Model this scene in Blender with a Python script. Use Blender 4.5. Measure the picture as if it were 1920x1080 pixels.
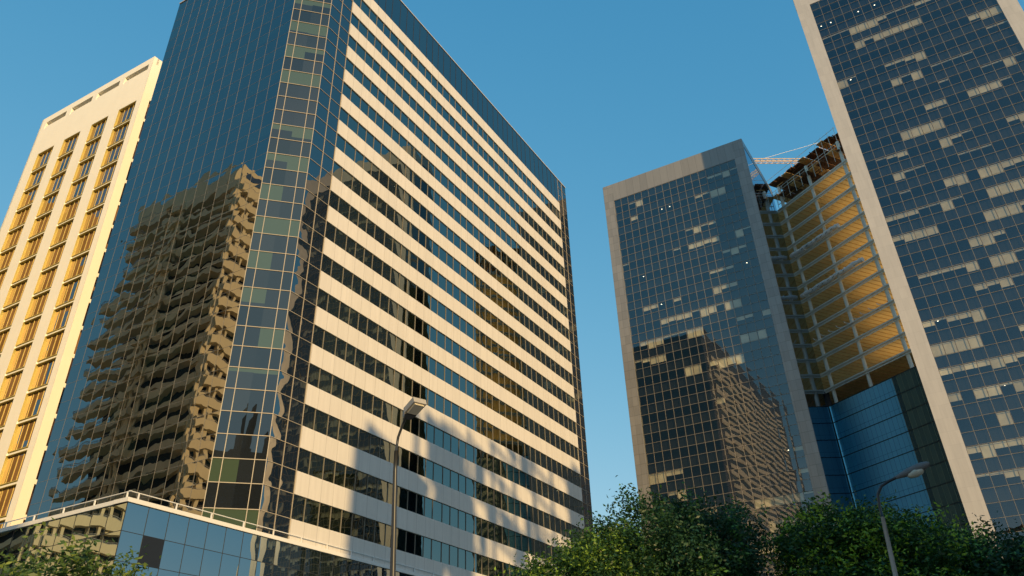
import bpy, math, random
import numpy as np
from mathutils import Vector, Matrix
R_ = math.radians
random.seed(7)
rng = np.random.default_rng(7)
for o in list(bpy.data.objects): bpy.data.objects.remove(o)
SC = bpy.context.scene
COL = SC.collection

# ------------------------------------------------------------------ camera
H0 = 1.7                                    # eye height; measured heights are above the eye
F_PX, PITCH, ROLL, PPX, PPY = 1513.6, 0.6059, -0.0371, 960.0, 378.0
Fv = Vector((0, math.cos(PITCH), math.sin(PITCH))); U0 = Vector((0, -math.sin(PITCH), math.cos(PITCH))); R0 = Vector((1, 0, 0))
Rv = R0*math.cos(ROLL) + U0*math.sin(ROLL); Uv = -R0*math.sin(ROLL) + U0*math.cos(ROLL)
cd = bpy.data.cameras.new("Camera"); cam = bpy.data.objects.new("Camera", cd); COL.objects.link(cam)
M = Matrix((Rv, Uv, -Fv)).transposed().to_4x4(); M.translation = (0, 0, H0); cam.matrix_world = M
cd.sensor_width = 36.0; cd.lens = 36.0*F_PX/1920.0
cd.shift_x = 0.0; cd.shift_y = -(540.0-PPY)/1920.0
cd.clip_start = 0.1; cd.clip_end = 6000
SC.camera = cam

# ------------------------------------------------------------------ light
SUN_EL = R_(18.0)
SDX, SDY = 0.468, -0.884                     # horizontal direction towards the sun
W = bpy.data.worlds.new("World"); SC.world = W; W.use_nodes = True
wt = W.node_tree; wt.nodes.clear()
sky = wt.nodes.new("ShaderNodeTexSky"); sky.sky_type = 'NISHITA'; sky.sun_disc = False
sky.sun_elevation = SUN_EL; sky.sun_rotation = math.atan2(SDX, SDY)
sky.altitude = 0; sky.air_density = 1.0; sky.dust_density = 1.2; sky.ozone_density = 2.2
bg = wt.nodes.new("ShaderNodeBackground"); bg.inputs[1].default_value = 0.15
wo = wt.nodes.new("ShaderNodeOutputWorld")
sp = wt.nodes.new("ShaderNodeSeparateColor"); cb = wt.nodes.new("ShaderNodeCombineColor"); wt.links.new(sky.outputs[0], sp.inputs[0])
for ci, (ref, gam, k) in enumerate(((0.78, 1.25, 0.56), (1.40, 0.60, 2.08), (2.49, 0.38, 3.5))):   # grade of the photograph's sky, colour by colour
    a = wt.nodes.new("ShaderNodeMath"); a.operation = 'DIVIDE'; wt.links.new(sp.outputs[ci], a.inputs[0]); a.inputs[1].default_value = ref
    p = wt.nodes.new("ShaderNodeMath"); p.operation = 'POWER'; wt.links.new(a.outputs[0], p.inputs[0]); p.inputs[1].default_value = gam
    q = wt.nodes.new("ShaderNodeMath"); q.operation = 'MULTIPLY'; wt.links.new(p.outputs[0], q.inputs[0]); q.inputs[1].default_value = k
    m_ = wt.nodes.new("ShaderNodeMath"); m_.operation = 'MINIMUM'; wt.links.new(q.outputs[0], m_.inputs[0]); m_.inputs[1].default_value = (3.4, 4.0, 4.6)[ci]
    wt.links.new(m_.outputs[0], cb.inputs[ci])
wt.links.new(cb.outputs[0], bg.inputs[0]); wt.links.new(bg.outputs[0], wo.inputs[0])
sl = bpy.data.lights.new("Sun", 'SUN'); sl.energy = 4.6; sl.angle = R_(0.53); sl.color = (1.0, 0.67, 0.30)
so = bpy.data.objects.new("Sun", sl); COL.objects.link(so)
sv = Vector((SDX, SDY, math.tan(SUN_EL))).normalized()
so.rotation_euler = sv.to_track_quat('Z', 'Y').to_euler(); so.location = (60, -120, 150)
SC.view_settings.view_transform = 'Standard'; SC.view_settings.look = 'None'
SC.view_settings.exposure = 0.08; SC.view_settings.gamma = 1.0; SC.view_settings.use_curve_mapping = False
SC.cycles.max_bounces = 8; SC.cycles.glossy_bounces = 5; SC.cycles.diffuse_bounces = 3
SC.cycles.transparent_max_bounces = 12
SC.cycles.sample_clamp_indirect = 6.0

# ------------------------------------------------------------------ node helpers
class NT:
    def __init__(s, name):
        s.m = bpy.data.materials.new(name); s.m.use_nodes = True; s.t = s.m.node_tree; s.t.nodes.clear()
        s.out = s.t.nodes.new("ShaderNodeOutputMaterial")
    def n(s, typ, **kw):
        o = s.t.nodes.new(typ)
        for k, v in kw.items(): setattr(o, k, v)
        return o
    def put(s, sock, v):
        if isinstance(v, bpy.types.NodeSocket): s.t.links.new(v, sock)
        elif v is not None: sock.default_value = v
    def math(s, op, a, b=None, c=None, clamp=False):
        o = s.n("ShaderNodeMath", operation=op, use_clamp=clamp)
        s.put(o.inputs[0], a); s.put(o.inputs[1], b) if b is not None else None
        if c is not None: s.put(o.inputs[2], c)
        return o.outputs[0]
    def vec(s, op, a, b=None, scale=None):
        o = s.n("ShaderNodeVectorMath", operation=op); s.put(o.inputs[0], a)
        if b is not None: s.put(o.inputs[1], b)
        if scale is not None: s.put(o.inputs[3], scale)
        return o.outputs[1] if op in ('DOT_PRODUCT', 'LENGTH') else o.outputs[0]
    def sep(s, v):
        o = s.n("ShaderNodeSeparateXYZ"); s.put(o.inputs[0], v); return o.outputs
    def comb(s, x, y, z=0.0):
        o = s.n("ShaderNodeCombineXYZ"); s.put(o.inputs[0], x); s.put(o.inputs[1], y); s.put(o.inputs[2], z); return o.outputs[0]
    def mixc(s, f, a, b, mode='MIX'):
        o = s.n("ShaderNodeMix", data_type='RGBA', blend_type=mode); s.put(o.inputs[0], f)
        s.put(o.inputs[6], a); s.put(o.inputs[7], b); return o.outputs[2]
    def noise(s, v, scale, detail=3.0, rough=0.5):
        o = s.n("ShaderNodeTexNoise"); s.put(o.inputs['Vector'], v); s.put(o.inputs['Scale'], scale)
        s.put(o.inputs['Detail'], detail); s.put(o.inputs['Roughness'], rough); return o
    def white(s, v):
        o = s.n("ShaderNodeTexWhiteNoise", noise_dimensions='3D'); s.put(o.inputs[0], v); return o
    def mixs(s, f, a, b):
        o = s.n("ShaderNodeMixShader"); s.put(o.inputs[0], f); s.put(o.inputs[1], a); s.put(o.inputs[2], b); return o.outputs[0]
    def done(s, sh): s.t.links.new(sh, s.out.inputs[0]); return s.m
def c4(c): return (c[0], c[1], c[2], 1.0)

def plain(name, col, rough=0.7, var=0.12, scale=0.6, metal=0.0, spec=0.3, stain=0.0):
    N = NT(name); g = N.n("ShaderNodeNewGeometry").outputs['Position']
    n1 = N.noise(g, scale, 5.0, 0.6).outputs[0]
    f = N.math('MULTIPLY_ADD', n1, 2*var, 1.0-var)
    if stain:
        p = N.vec('MULTIPLY', g, (1.0, 1.0, 0.12)); n2 = N.noise(p, 1.3, 4.0, 0.65).outputs[0]
        f = N.math('MULTIPLY', f, N.math('MULTIPLY_ADD', n2, 2*stain, 1.0-stain))
    c = N.vec('SCALE', col, scale=f)
    b = N.n("ShaderNodeBsdfPrincipled"); N.put(b.inputs['Base Color'], c); b.inputs['Roughness'].default_value = rough
    b.inputs['Metallic'].default_value = metal; b.inputs['Specular IOR Level'].default_value = spec
    return N.done(b.outputs[0])

def panels(name, col, rough=0.45, line=0.022, var=0.05, vline=0.0, spec=0.4, groove=0.45, metal=0.0, wob=0.0):
    """cladding: UV counts panels; thin joints, small tone change from panel to panel, faint streaks"""
    N = NT(name); uv = N.n("ShaderNodeUVMap").outputs[0]; g = N.n("ShaderNodeNewGeometry")
    x, y, _ = N.sep(uv); fx = N.math('FRACT', x); fy = N.math('FRACT', y)
    cell = N.vec('FLOOR', uv); w = N.white(cell)
    t = N.math('MULTIPLY_ADD', w.outputs[0], 2*var, 1.0-var)
    st = N.noise(N.vec('MULTIPLY', g.outputs['Position'], (2.6, 2.6, 0.22)), 1.1, 5.0, 0.65).outputs[0]
    t = N.math('MULTIPLY', t, N.math('MULTIPLY_ADD', st, 0.30, 0.85))
    l = N.math('LESS_THAN', fx, line)
    if vline: l = N.math('MAXIMUM', l, N.math('LESS_THAN', fy, vline))
    t = N.math('MULTIPLY', t, N.math('MULTIPLY_ADD', l, -groove, 1.0))
    b = N.n("ShaderNodeBsdfPrincipled"); N.put(b.inputs['Base Color'], N.vec('SCALE', col, scale=t))
    b.inputs['Roughness'].default_value = rough; b.inputs['Specular IOR Level'].default_value = spec
    b.inputs['Metallic'].default_value = metal
    tl = N.vec('SCALE', N.vec('SUBTRACT', w.outputs[1], (0.5, 0.5, 0.5)), scale=0.012+wob)
    N.put(b.inputs['Normal'], N.vec('NORMALIZE', N.vec('ADD', g.outputs['Normal'], tl)))
    return N.done(b.outputs[0])

def glass(name, base=(0.004, 0.009, 0.016), tint=(0.72, 0.9, 1.0), ior=2.0, gain=1.0, lift=0.0, bulge=0.012, tilt=0.004, wave=0.012, wscale=0.7,
          clear=None, alt=None, basevar=0.5, rowscale=1.0, rough=0.004):
    """curtain-wall glass: UV counts panes; every pane is slightly bowed, tilted and wavy so that what it mirrors breaks up"""
    N = NT(name); uv = N.n("ShaderNodeUVMap").outputs[0]; g = N.n("ShaderNodeNewGeometry"); nor = g.outputs['Normal']
    px, py, _ = N.sep(uv); fx = N.math('SUBTRACT', N.math('FRACT', px), 0.5); fy = N.math('SUBTRACT', N.math('FRACT', py), 0.5)
    cell = N.vec('FLOOR', uv); w = N.white(cell); r1, r2, r3 = N.sep(w.outputs[1])
    bx = N.math('MULTIPLY', fx, N.math('MULTIPLY_ADD', r1, 1.6*bulge, 0.4*bulge))
    by = N.math('MULTIPLY', fy, N.math('MULTIPLY_ADD', r2, 1.6*bulge, 0.4*bulge))
    off = N.vec('SCALE', w.outputs[1], scale=9.0)
    no = N.noise(N.vec('ADD', uv, off), wscale, 2.0, 0.5).outputs['Color']
    nv = N.vec('SCALE', N.vec('SUBTRACT', no, (0.5, 0.5, 0.5)), scale=wave*2)
    nx, ny, _ = N.sep(nv)
    dx = N.math('ADD', N.math('ADD', bx, nx), N.math('MULTIPLY_ADD', r3, 2*tilt, -tilt))
    dz = N.math('ADD', N.math('ADD', by, ny), N.math('MULTIPLY_ADD', r1, 2*tilt, -tilt))
    T = N.vec('CROSS_PRODUCT', (0, 0, 1), nor)
    nn = N.vec('NORMALIZE', N.vec('ADD', N.vec('ADD', nor, N.vec('SCALE', T, scale=dx)), N.vec('SCALE', (0, 0, 1), scale=dz)))
    gl = N.n("ShaderNodeBsdfAnisotropic"); N.put(gl.inputs['Color'], c4(tint)); gl.inputs['Roughness'].default_value = rough; N.put(gl.inputs['Normal'], nn)
    F0 = ((ior-1)/(ior+1))**2                # Schlick, the same from either side of the pane
    co = N.math('ABSOLUTE', N.vec('DOT_PRODUCT', g.outputs['Incoming'], nor))
    fz = N.math('MULTIPLY_ADD', N.math('POWER', N.math('SUBTRACT', 1.0, co, clamp=True), 5.0), 1.0-F0, F0)
    fac = N.math('MULTIPLY_ADD', fz, gain, lift, clamp=True)
    dif = N.n("ShaderNodeBsdfDiffuse")
    k = N.math('MULTIPLY_ADD', r2, 2*basevar, 1.0-basevar)
    bc = N.vec('SCALE', base, scale=k)
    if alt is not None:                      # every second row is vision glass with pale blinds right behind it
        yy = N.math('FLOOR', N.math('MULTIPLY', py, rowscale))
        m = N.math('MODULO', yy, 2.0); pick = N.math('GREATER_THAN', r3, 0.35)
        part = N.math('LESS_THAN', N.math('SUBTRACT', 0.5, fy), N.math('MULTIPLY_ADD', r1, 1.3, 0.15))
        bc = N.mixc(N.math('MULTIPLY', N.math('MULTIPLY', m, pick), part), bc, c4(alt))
    N.put(dif.inputs[0], bc)
    inner = dif.outputs[0]
    if clear is not None:
        tr = N.n("ShaderNodeBsdfTransparent"); N.put(tr.inputs[0], c4(clear)); inner = N.mixs(0.12, tr.outputs[0], dif.outputs[0])
    return N.done(N.mixs(fac, inner, gl.outputs[0]))

def emit(name, col, s):
    N = NT(name); e = N.n("ShaderNodeEmission"); e.inputs[0].default_value = c4(col); e.inputs[1].default_value = s
    return N.done(e.outputs[0])

# ------------------------------------------------------------------ mesh helpers
class MB:
    def __init__(s): s.v = []; s.f = []; s.uv = []; s.mi = []
    def quad(s, a, b, c, d, uv=None, m=0):
        i = len(s.v); s.v += [tuple(a), tuple(b), tuple(c), tuple(d)]; s.f.append((i, i+1, i+2, i+3))
        s.uv += uv if uv else [(0.5, 0.5)]*4; s.mi.append(m)
    def poly(s, pts, m=0):
        i = len(s.v); s.v += [tuple(p) for p in pts]; s.f.append(tuple(range(i, i+len(pts)))); s.uv += [(0.5, 0.5)]*len(pts); s.mi.append(m)
    def hexa(s, p, m=0, uv=None):            # p: 8 corners, bottom 0-3 ccw, top 4-7
        for q in ((3, 2, 1, 0), (4, 5, 6, 7)): s.quad(*[p[k] for k in q], m=m)
        for k, q in enumerate(((0, 1, 5, 4), (1, 2, 6, 5), (2, 3, 7, 6), (3, 0, 4, 7))):
            s.quad(*[p[j] for j in q], uv=(uv if k == 0 else None), m=m)
    def tube(s, pts, rad, seg=8, m=0, caps=True):
        pts = [Vector(p) for p in pts]; rings = []
        up = None
        for k, p in enumerate(pts):
            d = (pts[min(k+1, len(pts)-1)]-pts[max(k-1, 0)]).normalized()
            if up is None: up = Vector((0, 0, 1)) if abs(d.z) < 0.9 else Vector((1, 0, 0))
            a = d.cross(up).normalized(); up2 = a.cross(d).normalized(); up = up2
            r = rad[k] if isinstance(rad, (list, tuple)) else rad
            i0 = len(s.v)
            for q in range(seg):
                t = 2*math.pi*q/seg; s.v.append(tuple(p + a*math.cos(t)*r + up2*math.sin(t)*r))
            rings.append(i0)
        for k in range(len(rings)-1):
            for q in range(seg):
                s.f.append((rings[k]+q, rings[k]+(q+1) % seg, rings[k+1]+(q+1) % seg, rings[k+1]+q)); s.uv += [(0.5, 0.5)]*4; s.mi.append(m)
        if caps:
            s.f.append(tuple(rings[0]+q for q in range(seg))); s.uv += [(0.5, 0.5)]*seg; s.mi.append(m)
            s.f.append(tuple(rings[-1]+seg-1-q for q in range(seg))); s.uv += [(0.5, 0.5)]*seg; s.mi.append(m)
    def obj(s, name, mats, parent=None, origin=(0, 0, 0), smooth=False):
        me = bpy.data.meshes.new(name); ox, oy, oz = origin
        me.from_pydata([(x-ox, y-oy, z-oz) for x, y, z in s.v], [], s.f)
        ul = me.uv_layers.new(name="UVMap"); ul.data.foreach_set("uv", np.array(s.uv, dtype=np.float32).ravel())
        mats = mats if isinstance(mats, (list, tuple)) else [mats]
        for m in mats: me.materials.append(m)
        me.polygons.foreach_set("material_index", s.mi)
        if smooth: me.polygons.foreach_set("use_smooth", [True]*len(me.polygons))
        me.update()
        o = bpy.data.objects.new(name, me); COL.objects.link(o)
        if parent: o.parent = parent
        else: o.location = origin
        return o

class Face:
    """vertical plane: l runs left to right seen from outside, d is outwards, z above eye level"""
    def __init__(s, o, deg): s.o = o; s.ux, s.uy = math.cos(R_(deg)), math.sin(R_(deg)); s.deg = deg
    def p(s, l, z, d=0.0): return (s.o[0]+s.ux*l+s.uy*d, s.o[1]+s.uy*l-s.ux*d, z+H0)
    def xy(s, l, d=0.0): q = s.p(l, 0, d); return (q[0], q[1])
    def sheet(s, mb, l0, l1, z0, z1, d=0.0, pw=1.0, ph=1.0, lo=0.0, zo=0.0, m=0):
        uv = [((l0-lo)/pw, (z0-zo)/ph), ((l1-lo)/pw, (z0-zo)/ph), ((l1-lo)/pw, (z1-zo)/ph), ((l0-lo)/pw, (z1-zo)/ph)]
        mb.quad(s.p(l0, z0, d), s.p(l1, z0, d), s.p(l1, z1, d), s.p(l0, z1, d), uv, m)
    def box(s, mb, l0, l1, z0, z1, d0, d1, m=0, pw=None, ph=1.0, lo=0.0, zo=0.0):
        p = [s.p(l0, z0, d1), s.p(l1, z0, d1), s.p(l1, z0, d0), s.p(l0, z0, d0), s.p(l0, z1, d1), s.p(l1, z1, d1), s.p(l1, z1, d0), s.p(l0, z1, d0)]
        uv = None
        if pw: uv = [((l0-lo)/pw, (z0-zo)/ph), ((l1-lo)/pw, (z0-zo)/ph), ((l1-lo)/pw, (z1-zo)/ph), ((l0-lo)/pw, (z1-zo)/ph)]
        mb.hexa(p, m, uv)

def thing(name, label, cat, loc=(0, 0, 0), group=None):
    o = bpy.data.objects.new(name, None); COL.objects.link(o); o.empty_display_size = 1.0
    o.location = (0, 0, 0); o['label'] = label; o['category'] = cat
    if group: o['group'] = group
    return o
def settle(root, loc):
    """move the empty to the thing's base without moving its parts"""
    root.location = loc
    for ch in root.children: ch.location = Vector(ch.location) - Vector(loc)
def part(mb, name, mat, parent, **kw): return mb.obj(name, mat, parent, **kw)
G = -H0                                       # ground level in 'above eye' heights

# ------------------------------------------------------------------ materials
M_spandrel = panels("pale_spandrel", (0.66, 0.635, 0.585), 0.42, 0.025, 0.035, spec=0.4, groove=0.35)
M_mull = plain("cream_mullion", (0.40, 0.36, 0.29), 0.5, 0.05)
M_mullT = plain("tower_mullion", (0.22, 0.20, 0.165), 0.5, 0.05)
M_mull_d = plain("dark_mullion", (0.03, 0.035, 0.04), 0.5, 0.05)
M_glassA = glass("blue_wall_glass", (0.002, 0.005, 0.008), (0.74, 0.72, 0.68), 2.3, 1.0, 0.15, 0.005, 0.0022, 0.020, 0.70, alt=(0.004, 0.010, 0.011))
M_glassCh = glass("corner_glass", (0.016, 0.020, 0.024), (0.60, 0.84, 0.88), 1.6, 1.0, 0.07, 0.006, 0.002, 0.006, 0.6, alt=(0.055, 0.085, 0.055))
M_glassW = glass("ribbon_window_glass", (0.004, 0.006, 0.004), (0.86, 0.95, 0.86), 2.2, 1.0, 0.10, 0.008, 0.003, 0.012, 0.8, basevar=0.6)
M_glassT = glass("tower_glass", (0.003, 0.010, 0.020), (0.92, 0.90, 0.88), 1.9, 1.0, 0.055, 0.016, 0.002, 0.007, 0.5, clear=(0.90, 0.90, 0.82))
M_glassT2 = glass("dark_tower_glass", (0.003, 0.008, 0.013), (0.72, 0.90, 1.0), 1.8, 1.0, 0.03, 0.012, 0.004, 0.009, 0.8, clear=(0.85, 0.85, 0.80))
M_glassS = glass("tower_side_glass", (0.003, 0.010, 0.018), (0.75, 0.88, 1.0), 2.2, 1.0, 0.08, 0.006, 0.002, 0.008, 0.8)
M_glassN = glass("blue_filmed_glass", (0.06, 0.60, 1.0), (0.36, 0.84, 1.0), 1.5, 1.0, 0.80, 0.006, 0.003, 0.006, 0.9, basevar=0.10, rough=0.28)
M_glassG = glass("green_bare_glass", (0.075, 0.10, 0.06), (0.8, 0.95, 0.9), 2.0, 1.0, 0.10, 0.010, 0.004, 0.010, 0.9)
M_glassP = glass("podium_glass", (0.008, 0.014, 0.016), (0.75, 0.88, 0.92), 2.1, 1.0, 0.24, 0.014, 0.006, 0.012, 0.6, basevar=0.2)
M_glassH = glass("hotel_window_glass", (0.05, 0.03, 0.02), (1.0, 0.86, 0.78), 1.9, 1.0, 0.14, 0.006, 0.012, 0.012, 0.8, basevar=0.9, alt=(0.34, 0.19, 0.05))  # orange rows: blinds, with an amber glow put into their colour
M_frame = panels("tower_frame_panel", (0.27, 0.265, 0.25), 0.30, 0.030, 0.09, 0.030, 0.5, 0.42, 0.15, 0.01)
M_frameD = panels("smooth_frame_panel", (0.52, 0.50, 0.47), 0.35, 0.012, 0.03, 0.012, 0.5, 0.22, 0.1)
M_dark = plain("dark_interior", (0.006, 0.008, 0.010), 0.8, 0.3)
N = NT("roller_blind_fabric"); oi = N.n("ShaderNodeObjectInfo").outputs['Random']
pz = N.noise(N.n("ShaderNodeNewGeometry").outputs['Position'], 0.45, 3.0, 0.6).outputs[0]
b_ = N.n("ShaderNodeBsdfPrincipled"); N.put(b_.inputs['Base Color'], N.vec('SCALE', (0.74, 0.70, 0.55), scale=N.math('MULTIPLY', N.math('MULTIPLY_ADD', oi, 0.45, 0.62), N.math('MULTIPLY_ADD', pz, 0.8, 0.6))))
b_.inputs['Roughness'].default_value = 0.85; M_blind = N.done(b_.outputs[0])
M_roof = plain("roof_gravel", (0.25, 0.24, 0.22), 0.9, 0.2)
M_hotel = plain("hotel_render", (0.97, 0.93, 0.80), 0.7, 0.05, 0.35, stain=0.04)
M_gold = plain("gold_anodised", (0.60, 0.49, 0.14), 0.4, 0.1, 2.0, metal=0.25, spec=0.5)
M_bmull = plain("blue_mullion", (0.02, 0.16, 0.36), 0.5, 0.1)
M_mull_g = plain("green_grey_mullion", (0.26, 0.30, 0.20), 0.5, 0.1)
M_conc = plain("raw_concrete", (0.74, 0.71, 0.62), 0.85, 0.18, 0.9, stain=0.15)
M_concl = plain("pale_column_concrete", (0.80, 0.80, 0.70), 0.8, 0.12, 1.2, stain=0.1)
M_ply = plain("formwork_plywood", (0.98, 0.74, 0.34), 0.6, 0.22, 0.5, spec=0.3)
M_plyd = plain("joist_timber", (0.72, 0.46, 0.18), 0.7, 0.2, 0.8)
M_rust = plain("rusty_scaffold", (0.17, 0.085, 0.04), 0.8, 0.3, 1.5)
M_netting = plain("pale_rolled_netting", (0.88, 0.88, 0.84), 0.8, 0.15, 2.0)
M_steel = plain("galvanised_steel", (0.60, 0.61, 0.60), 0.5, 0.12, 3.0, metal=0.2)
M_whitem = plain("white_painted_metal", (0.75, 0.75, 0.72), 0.4, 0.06, 3.0)
M_crane = plain("pale_crane_paint", (0.80, 0.62, 0.42), 0.5, 0.08, 3.0)
M_lampg = plain("grey_lamp_housing", (0.16, 0.16, 0.16), 0.5, 0.1, 8.0)
M_blk = plain("dark_pole_paint", (0.05, 0.055, 0.06), 0.35, 0.1, 8.0, metal=0.3)
M_lens = plain("lamp_bowl", (0.55, 0.52, 0.42), 0.15, 0.05, 8.0, spec=0.6)
M_apt = plain("apartment_cream", (0.93, 0.80, 0.52), 0.75, 0.12, 0.5, stain=0.08)
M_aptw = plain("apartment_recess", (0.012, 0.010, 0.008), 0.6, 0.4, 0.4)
M_brown = plain("dark_brick", (0.07, 0.055, 0.045), 0.8, 0.3, 0.4)
M_goldw = plain("ochre_wall", (0.85, 0.50, 0.16), 0.8, 0.25, 0.15)
M_light = emit("ceiling_lamp_glow", (1.0, 0.86, 0.62), 5.0)

# ------------------------------------------------------------------ setting
def setting(mb, name, mat): o = mb.obj(name, mat); o['kind'] = 'structure'; return o
def flat(mb, x0, y0, x1, y1, z, a=0.0, cx=0, cy=0):
    ca, sa = math.cos(a), math.sin(a)
    q = [(x0, y0), (x1, y0), (x1, y1), (x0, y1)]
    mb.quad(*[(cx+x*ca-y*sa, cy+x*sa+y*ca, z) for x, y in q])
mb = MB(); flat(mb, -2500, -2500, 2500, 2500, 0.0); setting(mb, "ground", plain("grass_and_soil", (0.09, 0.10, 0.06), 0.95, 0.3, 0.1))
RA = R_(62.1)
mb = MB(); flat(mb, -260, -9, 260, 3, 0.004, RA, 8, 22); setting(mb, "road", plain("asphalt", (0.05, 0.05, 0.052), 0.9, 0.25, 1.2))
mb = MB()
for k in range(-20, 21): flat(mb, k*8, -3.08, k*8+3.5, -2.92, 0.008, RA, 8, 22)
setting(mb, "road_markings", plain("road_paint", (0.75, 0.75, 0.72), 0.7, 0.1))
def slabs(mb, x0, y0, x1, y1, z0, z1, a, cx, cy, m=0):
    ca, sa = math.cos(a), math.sin(a); q = [(x0, y0), (x1, y0), (x1, y1), (x0, y1)]
    w = [(cx+x*ca-y*sa, cy+x*sa+y*ca) for x, y in q]
    mb.hexa([(x, y, z0) for x, y in w]+[(x, y, z1) for x, y in w], m)
mb = MB(); slabs(mb, -260, 3.0, 260, 14, -0.05, 0.14, RA, 8, 22); slabs(mb, -260, -20, 260, -9, -0.05, 0.14, RA, 8, 22)
setting(mb, "pavement", plain("paving_slabs", (0.30, 0.29, 0.27), 0.85, 0.15, 0.8))

def body(mb, pts, z0, z1, m=0):
    """closed prism, pts clockwise or not, heights above eye"""
    n = len(pts)
    for i in range(n):
        a, b = pts[i], pts[(i+1) % n]
        mb.quad((a[0], a[1], z0+H0), (b[0], b[1], z0+H0), (b[0], b[1], z1+H0), (a[0], a[1], z1+H0), m=m)
    mb.poly([(x, y, z1+H0) for x, y in pts], m)

# ------------------------------------------------------------------ A: striped office tower
A4 = (-17.665, 63.637); DIRA = 62.13
fa = Face(A4, DIRA)
A3 = fa.xy(-3.273); A2 = (-22.974, 59.602); A1 = (-42.06, 70.49)
LR = 54.6; LE = LR+3.16; AR = fa.xy(LE)
fch = Face(A2, math.degrees(math.atan2(A3[1]-A2[1], A3[0]-A2[0]))); LCH = math.dist(A2, A3)
fl = Face(A1, math.degrees(math.atan2(A2[1]-A1[1], A2[0]-A1[0]))); LL = math.dist(A1, A2)
ZT, HW, FL, ZR = 76.81, 1.7726, 3.6, 81.9
ta = thing("striped_office_tower", "office tower with pale horizontal stripes between ribbon windows and a chamfered glass corner", "office tower")
AB = (A1[0]+math.cos(R_(DIRA))*58.5, A1[1]+math.sin(R_(DIRA))*58.5)
ins = 0.55
mb = MB()
cen = ((A1[0]+AR[0])/2, (A1[1]+AR[1])/2)
core = [fl.xy(ins, -ins), fl.xy(LL-0.2, -ins), fch.xy(LCH/2, -ins), fa.xy(-3.0, -ins), fa.xy(LE-ins, -ins), (AB[0], AB[1]-0.8)]
body(mb, core, G, ZR-0.6); part(mb, "core", M_dark, ta)
def mgrid(mb, f, l0, l1, z0, z1, ls, zs, w=0.045, d=0.05, base=0.0):
    for l in ls: f.box(mb, l-w/2, l+w/2, z0, z1, base-0.02, base+d)
    for z in zs: f.box(mb, l0, l1, z-w/2, z+w/2, base-0.02, base+d-0.004)
# ribbon windows, spandrels
lsW = []; l = 0.0; pat = [1.41, 1.67, 1.42, 1.36, 1.36, 1.68, 1.43, 1.55]; i = 0
while l < LR-0.6: lsW.append(l); l += pat[i % 8]; i += 1
NS = 22
for k in range(NS):
    zt = ZT-k*FL; zb = zt-HW
    if zb < G: break
    mb = MB(); fa.box(mb, 0.0, LR, zb, zt, -0.3, 0.10, pw=1.485, ph=50, zo=-100+k*7); part(mb, "spandrel", M_spandrel, ta)
    z2 = zb; z1 = zt-FL
    if z1 < G: z1 = G
    mb = MB(); fa.sheet(mb, 0.0, LR, z1, z2, -0.02, pw=1.485, ph=1.83, zo=z1-0.01)
    for l in lsW[1:]: fa.box(mb, l-0.018, l+0.018, z1, z2, -0.03, 0.04, m=1)
    part(mb, "ribbon_window", [M_glassW, M_mullT], ta)
mb = MB(); fa.sheet(mb, 0.0, LR, ZT, ZR, 0.02, pw=1.485, ph=5.2, zo=ZT)
for l in lsW: fa.box(mb, l-0.018, l+0.018, ZT, ZR, 0.0, 0.05, m=1)
part(mb, "parapet_glass", [M_glassA, M_mull_d], ta)
mb = MB(); fa.box(mb, -3.3, LE, ZR, ZR+0.12, -0.3, 0.1); fl.box(mb, 0, LL+0.02, ZR, ZR+0.12, -0.3, 0.1); fch.box(mb, -0.05, LCH+0.1, ZR, ZR+0.118, -0.3, 0.1)
part(mb, "parapet_cap", M_steel, ta)
rows = [ZT-FL*k-(HW if j else 0) for k in range(22) for j in (0, 1)]; rows = [r for r in rows if r > G]
# narrow glass strip left of the stripes, border strip right of them
for (l0, l1, ls) in ((-3.273, 0.0, (-1.62, -0.02)), (LR, LE, (LR+0.02, LR+1.58))):
    for k in range(22):
        zt = ZT-k*FL+0.0; zb = max(G, zt-FL)
        if zt < G: break
        mb = MB(); fa.sheet(mb, l0, l1, zb, zt, 0.0, pw=1.6, ph=1.8, lo=l0, zo=ZT); part(mb, "glass_band", M_glassA, ta)
    mb = MB(); fa.sheet(mb, l0, l1, ZT, ZR, 0.0, pw=1.6, ph=1.8, lo=l0, zo=ZT); part(mb, "glass_band", M_glassA, ta)
    mb = MB(); mgrid(mb, fa, l0, l1, G, ZR, ls, rows+[ZT+1.75, ZT+3.5], 0.04); part(mb, "mullion_grid", M_mull, ta)
# chamfer
for k in range(22):
    zt = ZT-k*FL-0.0; zb = max(G, zt-FL)
    if zt < G: break
    if k == 0: zt = ZR
    mb = MB(); fch.sheet(mb, 0, LCH, zb, zt, 0.0, pw=LCH/2, ph=1.8, zo=ZT-180); part(mb, "corner_glass_band", M_glassCh, ta)
mb = MB(); mgrid(mb, fch, 0, LCH, G, ZR, (0.03, 0.8, 3.07, LCH-0.03), rows+[ZT+1.75, ZT+3.5], 0.055, 0.06); part(mb, "mullion_grid", M_mull, ta)
# left face
for k in range(22):
    zt = ZT-k*FL; zb = max(G, zt-FL)
    if zt < G: break
    if k == 0: zt = ZR
    mb = MB(); fl.sheet(mb, 0, LL, zb, zt, 0.0, pw=1.57, ph=1.8, zo=ZT-180); part(mb, "glass_band", M_glassA, ta)
mb = MB(); mgrid(mb, fl, 0, LL, G, ZR, [1.57*i for i in range(1, 14)], rows+[ZT+1.75, ZT+3.5], 0.020, 0.015); part(mb, "mullion_grid", plain("blue_grey_mullion", (0.20, 0.20, 0.19), 0.5, 0.2), ta)
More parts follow.
